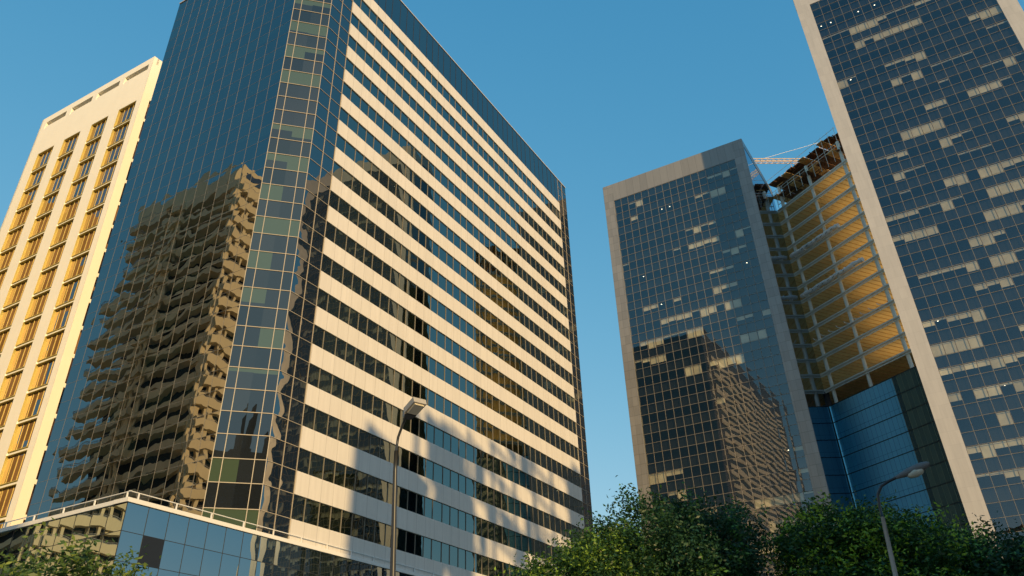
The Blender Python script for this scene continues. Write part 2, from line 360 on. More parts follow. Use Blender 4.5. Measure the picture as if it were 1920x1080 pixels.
# far end and back
fe = Face(AR, 150.3)
mb = MB(); fe.sheet(mb, 0, 27.5, G, ZR, 0.0, pw=1.57, ph=1.8); part(mb, "end_wall", M_glassA, ta)
pe = fe.xy(27.5)
mb = MB(); mb.quad(*[(pe[0], pe[1], G+H0), (A1[0], A1[1], G+H0), (A1[0], A1[1], ZR+H0), (pe[0], pe[1], ZR+H0)], uv=[(0, 0), (38, 0), (38, 46), (0, 46)]); part(mb, "rear_wall", M_glassA, ta)
mb = MB(); mb.poly([(x, y, ZR+H0-0.05) for x, y in (A1, A2, A3, AR, pe)]); part(mb, "roof", M_roof, ta)
settle(ta, (A4[0], A4[1], 0))

# podium in front of the corner
tp = thing("glass_podium", "low glass podium with pale coping and guard rail below the striped tower", "building")
fpr0 = Face(A4, DIRA); PC = fpr0.xy(-14.56, 0.3)
fpr = Face(PC, DIRA); fpl = Face((PC[0]-math.cos(R_(-29.7))*26, PC[1]-math.sin(R_(-29.7))*26), -29.7)
ZP = 13.78
nrow = 10
for r in range(nrow):
    z1 = ZP-r*1.66; z0 = max(G, z1-1.66)
    if z1 < G: break
    mb = MB(); fpr.sheet(mb, 0, 60, z0, z1, 0.0, pw=1.63, ph=1.66, zo=ZP-16.6); part(mb, "glass_panel_row", M_glassP, tp)
    mb = MB(); fpl.sheet(mb, 0, 26, z0, z1, 0.0, pw=1.63, ph=1.66, zo=ZP-16.6); part(mb, "glass_panel_row", M_glassP, tp)
mb = MB(); mgrid(mb, fpr, 0, 60, G, ZP, [1.63*i for i in range(37)], [ZP-1.66*i for i in range(1, 9)], 0.035, 0.015)
mgrid(mb, fpl, 0, 26, G, ZP, [26-1.63*i for i in range(16)], [ZP-1.66*i for i in range(1, 9)], 0.035, 0.015); part(mb, "panel_joints", M_mull_d, tp)
mb = MB(); fpr.sheet(mb, 1.63, 3.26, ZP-3.32, ZP-1.66, 0.02, pw=1.63, ph=1.66); part(mb, "open_panel", plain("dark_panel_void", (0.012, 0.018, 0.03), 0.6), tp)
mb = MB(); fpr.box(mb, -0.12, 60, ZP, ZP+0.26, -1.2, 0.12); fpl.box(mb, 0, 26-0.0, ZP, ZP+0.258, -1.2, 0.12); part(mb, "coping", M_whitem, tp)
mb = MB(); mb.poly([(*fpr.xy(-0.02, -0.02), ZP+H0-0.02), (*fpr.xy(60, -0.02), ZP+H0-0.02), (*fpr.xy(60, -30), ZP+H0-0.02), (*fpl.xy(0, -30), ZP+H0-0.02), (*fpl.xy(0, -.02), ZP+H0-0.02)])
part(mb, "terrace", M_roof, tp)
mb = MB()
zr = ZP+0.26+0.42
mb.tube([fpr.p(0.0, zr, -0.1), fpr.p(60, zr, -0.1)], 0.032, 8); mb.tube([fpl.p(0, zr, -0.1), fpl.p(26.0, zr, -0.1)], 0.032, 8)
for i in range(20): fpr.box(mb, 0.75+3.0*i-0.04, 0.75+3.0*i+0.04, ZP+0.26, zr, -0.14, -0.06)
for i in range(9): fpl.box(mb, 26-0.36-3.12*i-0.04, 26-0.36-3.12*i+0.04, ZP+0.26, zr, -0.14, -0.06)
part(mb, "guard_rail", M_whitem, tp)
settle(tp, (PC[0], PC[1], 0))

# ------------------------------------------------------------------ twin glass towers with frames
PH = -29.7
def ang(d): return (math.cos(R_(d)), math.sin(R_(d)))
def blind_rows(f, nc, pw, l0, nf, ztop, seed, density, parent, maxn=100):
    r = random.Random(seed); bl = []
    for k in range(nf):
        j = 0; dens = density(k)
        while j < nc:
            run = r.randint(1, 4)
            if r.random() < dens:
                drop = r.choice([0.14, 0.18, 0.3, 0.45, 0.6, 0.75, 1.0, 1.0])
                for q in range(run):
                    if j+q >= nc: break
                    dd = drop if r.random() < 0.6 else r.choice([0.15, 0.35, 0.5, 0.8, 1.0])
                    bl.append((k, j+q, dd))
            j += run
    bl.sort(key=lambda b: -b[0])
    rest = MB()
    for i, (k, j, dd) in enumerate(bl):
        z1 = ztop-k*3.6-1.8; z0 = z1-1.76*dd; a = l0+j*pw+0.05
        m = MB() if i < maxn and ztop-k*3.6 > 14 else rest
        f.box(m, a, a+pw-0.10, z0, z1-0.02, -0.30, -0.285)
        if m is not rest: part(m, "roller_blind", M_blind, parent)
    o = part(rest, "roller_blinds", M_blind, parent); o['kind'] = 'stuff'
def frame_tower(root, o, width, depth, ztop, seed, matf, glz, fw=2.3, ft=4.5, mw=0.06, lamps=(), dens=None):
    f = Face(o, PH); cols = 17 if True else 0; pw = (width-2*fw)/cols
    fs = Face(f.xy(width), 90+PH)                                        # right side
    bk = Face(fs.xy(depth), 180+PH); fs2 = Face(f.xy(0, -depth), -90+PH) # back, left side
    zi = ztop-ft
    mb = MB()
    f.box(mb, 0, fw, G, ztop, -0.6, 0.06, pw=1.0, ph=1.8); f.box(mb, width-fw, width, G, ztop, -0.6, 0.06, pw=1.0, ph=1.8)
    f.box(mb, fw, width-fw, zi, ztop, -0.6, 0.058, pw=pw, ph=ft, lo=fw, zo=zi)
    part(mb, "facade_frame", matf, root)
    mb = MB(); fs.box(mb, 0.0, depth, ztop-1.9, ztop-0.01, -0.6, 0.05, pw=pw, ph=ft); fs.box(mb, 0, 0.0+0.3, G, ztop-1.9, -0.6, 0.05)
    fs2.box(mb, 0.0, depth, zi, ztop-0.01, -0.6, 0.05, pw=pw, ph=ft); bk.box(mb, 0.6, width-0.6, zi, ztop-0.012, -0.6, 0.04, pw=pw, ph=ft)
    part(mb, "side_frame", matf, root)
    nf = int((zi-G)/3.6)+1
    for k in range(nf):
        zt = zi-3.6*k; zb = max(G, zt-3.6)
        if zt <= G: break
        mb = MB(); f.sheet(mb, fw, width-fw, zb, zt, 0.0, pw=pw, ph=1.8, lo=fw, zo=zi-180); part(mb, "glazing_band", glz, root)
        mb = MB(); fs.sheet(mb, 0.3, depth, zb, zt if k else ztop-1.9, 0.0, pw=1.6, ph=1.8, zo=zi-180); part(mb, "side_glazing_band", M_glassS, root)
        mb = MB(); fs2.sheet(mb, 0.0, depth, zb, zt, 0.0, pw=1.6, ph=1.8, zo=zi-180); part(mb, "rear_glazing_band", M_glassS, root)
    mb = MB(); mgrid(mb, f, fw, width-fw, G, zi, [fw+pw*i for i in range(0, cols+1)], [zi-1.8*i for i in range(int((zi-G)/1.8)+1)], mw, 0.04)
    part(mb, "mullion_grid", M_mullT, root)
    mb = MB()
    for k in range(nf):                                                  # floor slabs and dark back wall inside
        zt = zi-3.6*k
        if zt-1.8 > G: f.box(mb, fw, width-fw, zt-1.72, zt-0.10, -3.0, -0.34)
    f.box(mb, 0.2, width-0.2, G, ztop-0.3, -depth+0.3, -3.0)
    part(mb, "interior", M_dark, root)
    mb = MB(); bk.sheet(mb, 0, width, G, zi, 0.0, pw=1.6, ph=1.8); part(mb, "rear_wall", M_glassS, root)
    mb = MB(); mb.poly([(*f.xy(0, -.1), ztop+H0-0.02), (*f.xy(width, -.1), ztop+H0-0.02), (*f.xy(width, -depth), ztop+H0-0.02), (*f.xy(0, -depth), ztop+H0-0.02)]); part(mb, "roof", M_roof, root)
    blind_rows(f, cols, pw, fw, nf, zi, seed, dens, root)
    mb = MB()
    for (k, c, fx) in lamps:
        l = fw+pw*(c+fx); z = zi-3.6*k-1.86; f.box(mb, l-0.09, l+0.09, z-0.05, z, -0.9, -0.75)
        part(mb, "ceiling_lamp", M_light, root); mb = MB()
    settle(root, (*f.xy(width/2, -depth/2), 0))
    return f, fs
B0 = (20.484, 147.585); WB, DB = 31.9, 22.5
tb = thing("framed_glass_tower", "dark glass tower with a tan panel frame standing alone against the sky", "glass tower")
dB = lambda k: 0.42 if k < 10 else (0.10 if k < 16 else 0.42)
fb, fbs = frame_tower(tb, B0, WB, DB, 105.1, 3, M_frame, M_glassT, 2.25, 4.5, dens=dB,
    lamps=((1, 6, .3), (1, 7, .4), (0, 13, .4), (0, 14, .2), (5, 2, .5), (7, 4, .3), (6, 15, .5), (16, 15, .4)))
D0 = (55.80, 107.366); WD, DD = 32.1, 9.0
td = thing("framed_glass_tower", "tallest glass tower with a smooth pale grey frame at the right edge", "glass tower")
dD = lambda k: 0.40 if k < 12 else (0.62 if k < 26 else 0.15)
fd, fds = frame_tower(td, D0, WD, DD, 121.0, 11, M_frameD, M_glassT2, 2.5, 4.5, mw=0.05, dens=dD,
    lamps=((1, 0, .4), (1, 1, .5), (1, 4, .6), (1, 6, .4), (2, 3, .4), (2, 3, .9), (5, 1, .4), (18, 1, .3), (21, 4, .4), (23, 2, .3)))

# ------------------------------------------------------------------ C: tower under construction
C0 = fbs.xy(DB+0.35); fc = Face(C0, -62.4); WC = 21.3; FC = 3.245; ZG = 54.25
tc = thing("unfinished_tower", "concrete tower under construction, bare plywood soffits above and bright blue glass below", "building")
DC = 12.0
for k in range(0, 15):
    zt = ZG+FC*k if k else ZG
    zt = ZG+FC*k+0.0
    if k == 0: continue
    mb = MB(); fc.box(mb, -13.0, WC-0.3, zt-0.26, zt, -DC, -0.0, m=0)
    fc.box(mb, -13.0, WC-0.3, zt-0.285, zt-0.262, -DC, -0.35, m=1)                     # plywood under the slab
    for j in range(28):
        l = -12.7+j*1.20; fc.box(mb, l, l+0.10, zt-0.38, zt-0.287, -DC, -0.4, m=2)
    sl_ = part(mb, "floor_slab", [M_conc, M_ply, M_plyd], tc)
    mb = MB(); fc.box(mb, 0.2, WC, zt-0.16, zt+0.10, 0.0, 0.22); fc.box(mb, 0.2, WC-0.1, zt-0.62, zt-0.44, 0.0, 0.14)
    mb.tube([fc.p(WC, zt-0.03, 0.22), fc.p(WC+0.35, zt-0.03, 0.0), fc.p(WC+0.4, zt-0.03, -0.5)], 0.12, 6)
    part(mb, "edge_beam", M_concl, sl_)
ztopC = ZG+FC*14
for l in (1.75, 10.4, 19.7):
    mb = MB(); mb.tube([fc.p(l, G, -0.42), fc.p(l, ztopC+5.6, -0.42)], 0.36, 14); part(mb, "column", M_concl, tc, smooth=False)
for l in (5.5, 15.0):
    for d in (-7.5,):
        mb = MB(); mb.tube([fc.p(l, G, d), fc.p(l, ztopC+3, d)], 0.4, 12); part(mb, "column", M_concl, tc)
mb = MB(); fc.box(mb, -9.0, -2.0, G, ztopC+2, -11.5, -7); part(mb, "lift_core", M_conc, tc)
for k in range(18):                                                                  # glazed floors
    zt = ZG-FC*k; zb = max(G, zt-FC)
    if zt < G: break
    LB = 15.4
    mb = MB(); fc.sheet(mb, 0.2, LB, zb+0.06, zt-0.06, 0.05, pw=0.98, ph=3.25, lo=0.2, zo=zb)
    for j in range(1, 16): fc.box(mb, 0.2+j*0.98-0.016, 0.2+j*0.98+0.016, zb+0.06, zt-0.06, 0.05, 0.07, m=1)
    fc.box(mb, 0.2, LB, zb+0.95, zb+0.98, 0.05, 0.068, m=1)
    part(mb, "glazing_band", [M_glassN, M_bmull], tc)
    mb = MB(); fc.sheet(mb, LB, WC+0.4, zb+0.06, zt-0.06, 0.05, pw=0.98, ph=3.25, lo=LB, zo=zb)
    for j in range(0, 7): fc.box(mb, LB+j*0.98-0.02, LB+j*0.98+0.02, zb+0.06, zt-0.06, 0.05, 0.07, m=1)
    part(mb, "bare_glazing_band", [M_glassG, M_mull_g], tc)
    mb = MB(); fc.box(mb, 0.1, WC+0.4, zt-0.06, zt+0.06, -0.2, 0.12); part(mb, "floor_joint", M_mull_d, tc)
mb = MB(); fc.box(mb, -12, WC, G, ZG-0.1, -DC, -0.5); part(mb, "glazed_core", M_dark, tc)
mb = MB(); fc.box(mb, -0.35, 0.05, G, ZG+3, -1.0, 0.1); part(mb, "corner_post", M_mull_d, tc)
# rolled safety nets and hooks
for zz, l1 in ((ZG+FC*10+0.55, 14.6), (ZG+FC*7+0.65, 17.6)):
    mb = MB()
    pts = [fc.p(0.9+i*(l1-0.9)/14, zz+0.12*math.sin(i*1.7), 0.5) for i in range(15)]
    mb.tube(pts, [0.44+0.05*math.sin(i*2.3) for i in range(15)], 10)
    for i in range(9):
        l = 1.8+i*(l1-2.5)/8; mb.tube([fc.p(l+0.36*0, zz, 0.5), fc.p(l+0.07, zz, 0.5)], 0.53, 10)
    part(mb, "rolled_net", M_netting, tc)
    mb = MB()
    for i in range(7):
        l = 4.0+i*1.4; mb.tube([fc.p(l, zz+0.3, 0.75), fc.p(l+0.35, zz-0.3, 0.9), fc.p(l+0.8, zz-0.1, 0.9)], 0.05, 5)
    part(mb, "net_strap", M_mull_d, tc)
zh = ZG+FC*4-0.1
for i in range(9):
    l = 1.6+i*2.05; mb = MB()
    mb.tube([fc.p(l, zh+0.55, 1.15), fc.p(l+0.25, zh+0.15, 1.15), fc.p(l+0.7, zh-0.1, 0.9), fc.p(l+1.25, zh-0.05, 0.35), fc.p(l+1.6, zh+0.1, 0.0)], 0.075, 6)
    part(mb, "bracket_hook", M_whitem, tc)
# top: formwork tables, scaffold, rebar
r = random.Random(5)
for lev, z0 in enumerate((ztopC+0.1, ztopC+3.9)):
    for i in range(42):
        l = r.uniform(0.2, WC-0.2); d = -r.uniform(0.1, 6)
        mb = MB(); fc.box(mb, l-0.035, l+0.035, z0-0.4, z0+3.0, d-0.035, d+0.035); part(mb, "prop", M_rust, tc)
    for i in range(26):
        l = r.uniform(0.0, WC-3); z = z0+r.uniform(0.2, 3.0); d = -r.uniform(0, 3)
        mb = MB(); fc.box(mb, l, l+r.uniform(1.5, 4.0), z, z+0.09, d-0.05, d+0.05); part(mb, "scaffold_ledger", M_plyd if i % 3 == 0 else M_rust, tc)
    for i in range(11):
        l = 0.2+i*1.93; z = z0+3.0+r.uniform(-0.15, 0.3)
        mb = MB(); fc.box(mb, l, l+1.8, z, z+0.10, -r.uniform(7, 11), r.uniform(0.2, 1.3))
        for q in range(5): fc.box(mb, l+0.1+q*0.38, l+0.2+q*0.38, z-0.22, z+0.001, -8, r.uniform(0.1, 1.1))
        part(mb, "formwork_table", M_plyd if (i+lev) % 3 == 0 else M_rust, tc)
M_rebar = plain("pale_rebar", (0.62, 0.45, 0.34), 0.7, 0.1)
for i in range(70):
    mb = MB(); l = r.uniform(0, WC); d = -r.uniform(0, 3); z0 = ztopC+6.9; mb.tube([fc.p(l, z0, d), fc.p(l+r.uniform(-.08, .08), z0+r.uniform(0.6, 1.9), d)], 0.04, 4); part(mb, "starter_bar", M_rebar, tc)
mb = MB()
for z in (ztopC+3.5, ztopC+4.2, ztopC+7.9):
    mb.tube([fc.p(-0.3, z, 1.1), fc.p(WC, z, 1.1)], 0.05, 6)
for i in range(12): mb.tube([fc.p(i*1.9, ztopC+0.4, 1.1), fc.p(i*1.9, ztopC+(4.3 if i < 8 else 8.2), 1.1)], 0.045, 5)
part(mb, "edge_rail", M_concl, tc)
mb = MB(); fc.box(mb, 0.4, WC-0.4, ztopC, ztopC+0.2, -DC, -0.2); part(mb, "top_deck", M_conc, tc)
settle(tc, (C0[0], C0[1], 0))

# crane
tcr = thing("tower_crane", "pale lattice crane jib reaching out behind the unfinished tower", "crane")
pa = Vector((50.5, 159.0, 121.8)); pb = Vector((84.0, 161.1, 121.8)); mast = Vector((79.0, 160.8, 0))
def lattice(mb, a, b, w, n, t=0.09):
    d = (b-a); L = d.length; d = d/L; s = d.cross(Vector((0, 0, 1)))
    if s.length < 0.1: s = Vector((1, 0, 0))
    s.normalize(); u = s.cross(d).normalized()
    ch = [s*w/2-u*w/2, -s*w/2-u*w/2, -s*w/2+u*w/2, s*w/2+u*w/2]
    for c in ch: mb.tube([a+c, b+c], t, 5)
    for i in range(n):
        p = a+d*L*i/n; q = a+d*L*(i+1)/n
        for j in range(4): mb.tube([p+ch[j], q+ch[(j+1) % 4]], t*0.55, 4)
mb = MB(); lattice(mb, pa, pb, 0.85, 24); part(mb, "jib", M_crane, tcr)
mb = MB(); lattice(mb, mast, mast+Vector((0, 0, 128)), 1.6, 50); part(mb, "mast", M_crane, tcr)
mb = MB(); mb.tube([mast+Vector((0, 0, 128)), (62, 159.7, 122.3)], 0.05, 5); mb.tube([mast+Vector((0, 0, 128)), (90, 161.5, 122)], 0.05, 5); part(mb, "stay_cable", M_steel, tcr)
mb = MB(); slabs(mb, 4, -1, 8, 1, 120.5, 122.5, R_(3), mast.x, mast.y); part(mb, "counterweight", M_conc, tcr)
settle(tcr, tuple(mast))

# ------------------------------------------------------------------ E: hotel tower
E0 = (-69.364, 90.469); fe_ = Face(E0, PH); WE = 24.57; ZE = 80.6; DE = 24.0
th = thing("cream_hotel_tower", "sunlit cream tower with four columns of gold framed windows at the far left", "hotel")
cols = [(2.44, 6.15), (8.33, 11.95), (14.30, 17.82), (19.93, 23.49)]
mb = MB()
edges = [0.0]+[c for p in cols for c in p]+[WE]
for i in range(0, len(edges), 2): fe_.box(mb, edges[i], edges[i+1], G, 73.1, -0.55, 0.0)
fe_.box(mb, 0, WE, 73.1, 78.25, -0.55, 0.0)
sl_l = [(1.35, 6.15), (7.25, 12.0), (13.06, 17.86), (18.89, 23.8)]
ed = [0.0]+[c for p in sl_l for c in p]+[WE]
for i in range(0, len(ed), 2): fe_.box(mb, ed[i], ed[i+1], 78.25, 79.5, -0.55, 0.0)
fe_.box(mb, 0, WE, 79.5, ZE, -0.9, 0.0)
for a, b in sl_l: fe_.box(mb, a, b, 78.25, 78.62, -0.55, -0.05); fe_.box(mb, a, b, 78.25, 79.5, -1.4, -0.9)
part(mb, "front_wall", M_hotel, th)
fes = Face(fe_.xy(WE), 90+PH)
mb = MB(); fes.box(mb, 0.55, 1.1, G, ZE, -0.5, 0.0); fes.box(mb, 1.1, DE, 73.4, ZE, -0.5, 0.0); fes.box(mb, 5.0, DE, G, 73.4, -0.5, 0.0)
fes.box(mb, 0.0, 0.55, G, ZE-0.004, -0.05, 0.004)
for k in range(23):
    z = 73.1-3.3*k
    if z-3.3 < G: break
    fes.box(mb, 1.1, 5.0, z-3.3, z-2.85, -0.5, -0.02)
part(mb, "side_wall", M_hotel, th)
mb = MB(); body(mb, [fe_.xy(0.4, -0.8), fe_.xy(WE-0.5, -0.8), fe_.xy(WE-0.5, -DE), fe_.xy(0.4, -DE)], G, ZE-1.5); part(mb, "core", M_dark, th)
mb = MB(); fe2 = Face(fe_.xy(0, -DE), -90+PH); fe2.box(mb, 0, DE, G, ZE-.01, -0.4, 0.0); fe_.box(mb, 0, WE, G, ZE-.02, -DE, -DE+0.4); part(mb, "rear_wall", M_hotel, th)
mb = MB(); mb.poly([(*fe_.xy(0.2, -0.2), ZE+H0-.3), (*fe_.xy(WE-0.2, -0.2), ZE+H0-.3), (*fe_.xy(WE-.2, -DE), ZE+H0-.3), (*fe_.xy(0.2, -DE), ZE+H0-.3)]); part(mb, "roof", M_roof, th)
for ci, (a, b) in enumerate(cols):
    for k in range(22):
        zt = 73.1-3.3*k; zb = zt-2.98
        if zb-0.45 < G: break
        mb = MB(); t = 0.06
        fe_.box(mb, a, a+t, zb, zt, -0.5, -0.01); fe_.box(mb, b-t, b, zb, zt, -0.5, -0.06)
        fe_.box(mb, a+t, b-t, zt-t, zt, -0.5, -0.04); fe_.box(mb, a+t, b-t, zb, zb+t, -0.5, -0.04)
        w = (b-a)/4
        for j in (1, 2, 3): fe_.box(mb, a+w*j-0.03, a+w*j+0.03, zb+t, zt-t, -0.5, -0.29)
        fe_.box(mb, a, b, zb-0.10, zb-0.002, -0.5, -0.14)
        fe_.box(mb, a, b, zb-0.32, zb-0.102, -0.5, -0.12, m=1)
        wn = part(mb, "window", [M_gold, M_hotel], th)
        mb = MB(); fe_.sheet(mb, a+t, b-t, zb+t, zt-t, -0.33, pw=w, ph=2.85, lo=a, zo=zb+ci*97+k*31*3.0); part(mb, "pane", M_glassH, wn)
for k in range(22):
    zt = 73.1-3.3*k; zb = zt-2.85
    if zb < G: break
    mb = MB(); fes.sheet(mb, 1.1, 5.0, zb, zt, -0.3, pw=1.3, ph=2.85); part(mb, "side_window", M_glassH, th)
settle(th, (E0[0], E0[1], 0))

# ------------------------------------------------------------------ neighbours out of view
tap = thing("balcony_apartment_block", "cream apartment block with wavy rows of balconies, mirrored in the striped tower's glass side", "apartment block")
RC = (-72.95, 54.87)
fw_ = Face((RC[0], RC[1]), 150.3)      # wide dark side facing the tower, l from the corner leftwards
fn_ = Face((RC[0]-0.495*16, RC[1]-0.869*16), 60.3)  # narrow sunny side
ZA = 82.3
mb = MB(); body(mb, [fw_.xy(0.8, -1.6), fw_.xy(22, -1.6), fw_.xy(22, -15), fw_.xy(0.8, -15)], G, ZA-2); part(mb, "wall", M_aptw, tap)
mb = MB(); fw_.box(mb, 0, 24.5, ZA-3.6, ZA, -14, 0.0); fn_.box(mb, 0, 16, ZA-3.6, ZA-0.01, -6, 0.02); fw_.box(mb, 0, 0.5, G, ZA-3.6, -1, 0.03); part(mb, "roof_storey", M_apt, tap)
mb = MB(); fn_.sheet(mb, 9.5, 14.5, ZA-2.2, ZA-0.9, 0.05); part(mb, "attic_window", M_glassS, tap)
r = random.Random(21)
for k in range(1, 27):
    z = ZA-3.0*k-0.6
    if z < 6: break
    mb = MB()
    fw_.box(mb, 0.5, 11.5, z-0.95, z, -1.7, 0.25)
    q = r.uniform(0, 0.6); ext = 24.5+r.uniform(0, 2.2)+(0 if k < 6 else 1.5)
    fw_.box(mb, 11.5, 15.2, z-1.0+q, z+q, -1.7, 0.9+r.uniform(0, 0.5)); fw_.box(mb, 15.2, ext, z-0.9, z+0.05, -1.7, 0.1+r.uniform(0, 0.6))
    bp = part(mb, "balcony", M_apt, tap)
    mb = MB(); fn_.box(mb, 0.3, 15.75, z-1.35, z+0.12, -1.5, 0.5)
    part(mb, "balcony", M_apt, tap)
    mb = MB()
    for rz in (0.18, 0.36): mb.tube([fw_.p(15.2, z+rz, 0.5), fw_.p(ext, z+rz, 0.5), fw_.p(ext, z+rz, -1)], 0.04, 5)
    for i in range(8): mb.tube([fw_.p(ext-1.2*i, z, 0.5), fw_.p(ext-1.2*i, z+0.4, 0.5)], 0.03, 4)
    for rz in (0.2, 0.4): mb.tube([fn_.p(1, z+rz, 0.4), fn_.p(15.6, z+rz, 0.4)], 0.035, 5)
    part(mb, "railing", M_steel, bp)
mb = MB()
for l in (12.6, 13.2, 14.6): mb.tube([fw_.p(l, G, 0.3), fw_.p(l, ZA-4, 0.3)], 0.3, 8)
for l in (3.5, 7.5, 12.5): fn_.box(mb, l, l+0.9, G, ZA-3.6, -1.0, 0.1)
part(mb, "pier", M_apt, tap)
settle(tap, (RC[0], RC[1], 0))

def plainblock(name, label, cat, x0, y0, x1, y1, h, mat, floors=3.4, hut=None):
    t = thing(name, label, cat)
    mb = MB(); body(mb, [(x0, y0), (x1, y0), (x1, y1), (x0, y1)], G, h-H0); part(mb, "wall", mat, t)
    f = Face((x1, y1), 180)               # side towards the square
    k = 0
    while 3+k*floors < h-2:
        z = 3+k*floors-H0; mb = MB(); n = max(3, int((x1-x0)/2.4)); w = (x1-x0)/n
        for i in range(n): f.sheet(mb, i*w+0.4, (i+1)*w-0.4, z, z+1.7, 0.04)
        part(mb, "window_row", M_glassS, t); k += 1
    mb = MB(); f.box(mb, -0.2, x1-x0+0.2, h-H0, h-H0+0.9, -0.5, 0.1); part(mb, "parapet", mat, t)
    if hut:
        for (hx, hw, hh) in hut:
            mb = MB(); slabs(mb, hx, y1-4, hx+hw, y1-1, h, h+hh, 0, 0, 0); part(mb, "roof_hut", mat, t)
    settle(t, ((x0+x1)/2, (y0+y1)/2, 0)); return t
plainblock("brick_office_block", "dark brick office block behind the viewer with a water tank mast on its roof", "office block", -22, -62, 12, -30, 49, M_brown,
    hut=[(1, 3, 2.0), (2.5, 0.5, 9), (3.3, 0.35, 11), (7, 0.3, 6), (-6, 5, 1.2)])
plainblock("brick_office_block", "lower dark brick slab standing between the viewer and the sun", "office block", 40.0, -33.5, 49, -30, 63.5, M_brown)  # thin unseen block, placed and shaped for its shadow
plainblock("ochre_office_block", "tall ochre block whose sunny wall glows in the hotel windows", "office block", -172, 82, -152, 150, 118, M_goldw)
plainblock("ochre_office_block", "tall ochre slab, unseen, shaped to shade the far end of the striped tower's lowest floors", "office block", 81, -33.5, 96, -30, 85, M_goldw)  # equally thin and unseen, sized for the shade it throws
# added frame out of view, its random screens shaped to dapple the lower stripes
tf = thing("dapple_shadow_frame", "added concrete frame with patchy screens behind the viewer, there only to dapple the light", "building")
ff = Face((79.5, -30), 180); r = random.Random(9)
def prof(x): return 70.0+(x-46.5)/33.0*14.0
mb = MB(); body(mb, [(49, -30.4), (79.4, -30.4), (79.4, -33), (49, -33)], G, 44); part(mb, "shadow_base", M_brown, tf)
for k in range(14, 26):
    z = k*3.3-H0; x0 = max(47.0, 46.5+(k*3.3-70.0)/14.0*33.0)
    if x0 > 78: break
    mb = MB(); ff.box(mb, 0, 79.5-x0, z-0.25, z, -1.2, 0); part(mb, "floor_slab", M_conc, tf)
for i in range(8):
    x = 79.5-i*4.6; mb = MB(); ff.box(mb, i*4.6, i*4.6+0.5, 44, prof(x)-H0, -0.7, -0.1); part(mb, "column", M_conc, tf)
n = 0; rest = MB()
while n < 75:
    x = r.uniform(49, 79); w = r.uniform(0.9, 2.6); h = r.uniform(1.5, 6.0); zz = r.uniform(45, prof(x)-1)
    solid = x < 56
    if solid: w = 2.4; h = 5
    if not solid and r.random() < 0.62: continue
    z1 = min(zz+h, prof(x)); l = 79.5-x
    m = MB() if n < 60 else rest
    ff.box(m, l-w/2, l+w/2, zz-H0, z1-H0, -0.06-0.001*n, -0.058-0.001*n+0.003)
    if n < 60: part(m, "shadow_screen", M_brown, tf)
    n += 1
o = part(rest, "shadow_screens", M_brown, tf); o['kind'] = 'stuff'
settle(tf, (63, -37, 0))

# ------------------------------------------------------------------ street lamps
def azp(azdeg, d, zd): a = R_(azdeg); return Vector((d*math.sin(a), d*math.cos(a), H0+zd*d))
tl = thing("street_lamp", "dark street lamp with a square floodlight head in front of the striped tower", "street lamp", group="street lamps")
d1 = 21.5; b = azp(-8.55, d1, 0); b.z = 0; top = azp(-8.85, d1, 0.318)
tdir = Vector((0.42, -0.90, 0)).normalized()
pts = [Vector((b.x, b.y, 0)), Vector((b.x*1.0, b.y, 4.0)), top+Vector((0, 0, -0.5)), top, top+tdir*0.05+Vector((0.02, 0, 0.35)), top+tdir*0.18+Vector((.08, 0, 0.62)), top+tdir*0.38+Vector((.12, 0, 0.82))]
mb = MB(); mb.tube(pts[:4], [0.10, 0.085, 0.055, 0.05], 12); po = part(mb, "pole", M_blk, tl, smooth=True)
mb = MB(); mb.tube(pts[3:], 0.035, 10); part(mb, "arm", M_blk, tl, smooth=True)
e = pts[-1]; ax = (tdir+Vector((0.35, 0, 0.42))).normalized(); sd = ax.cross(Vector((0, 0, 1))).normalized(); un = sd.cross(ax).normalized()
def obox(mb, c, ax, sd, up, l, w0, w1, h0, h1, m=0):
    p = [c-sd*w0/2, c+ax*l-sd*w1/2, c+ax*l+sd*w1/2, c+sd*w0/2]
    mb.hexa([p[0]-up*h0/2, p[1]-up*h1/2, p[2]-up*h1/2, p[3]-up*h0/2, p[0]+up*h0/2, p[1]+up*h1/2, p[2]+up*h1/2, p[3]+up*h0/2], m)
mb = MB(); obox(mb, e-ax*0.06, ax, sd, un, 0.24, 0.16, 0.36, 0.10, 0.20); obox(mb, e+ax*0.17, ax, sd, un, 0.50, 0.38, 0.40, 0.16, 0.15); part(mb, "lamp_housing", plain("lamp_grey", (0.38, 0.37, 0.34), 0.5, 0.1, 6.0), tl)
mb = MB(); obox(mb, e+ax*0.0-un*0.085, ax, sd, un, 0.20, 0.2, 0.34, 0.06, 0.05); part(mb, "gear_cover", M_blk, tl)
mb = MB(); obox(mb, e+ax*0.24-un*0.095, ax, sd, un, 0.38, 0.28, 0.30, 0.05, 0.05); part(mb, "lamp_lens", M_lens, tl)
settle(tl, (b.x, b.y, 0))
tl2 = thing("street_lamp", "grey street lamp with a curved arm and cobra head above the right hand trees", "street lamp", group="street lamps")
d2 = 30.0; b = azp(22.45, d2, 0); b.z = 0; top = azp(22.85, d2, 0.205)
rt = Vector((math.cos(R_(-22)), math.sin(R_(-22)), 0))
pts = [b, Vector((b.x, b.y, 4)), top, top+Vector((0, 0, .35)), top+Vector((0, 0, .7))+rt*0.05, top+Vector((0, 0, .95))+rt*0.22, top+Vector((0, 0, 1.08))+rt*0.5, top+Vector((0, 0, 1.18))+rt*0.82]
mb = MB(); mb.tube(pts[:3], [0.10, 0.09, 0.065], 12); part(mb, "pole", M_steel, tl2, smooth=True)
mb = MB(); mb.tube(pts[2:], 0.045, 10); part(mb, "arm", M_blk, tl2, smooth=True)
e = pts[-1]; ax = (rt+Vector((0, 0, 0.28))).normalized()
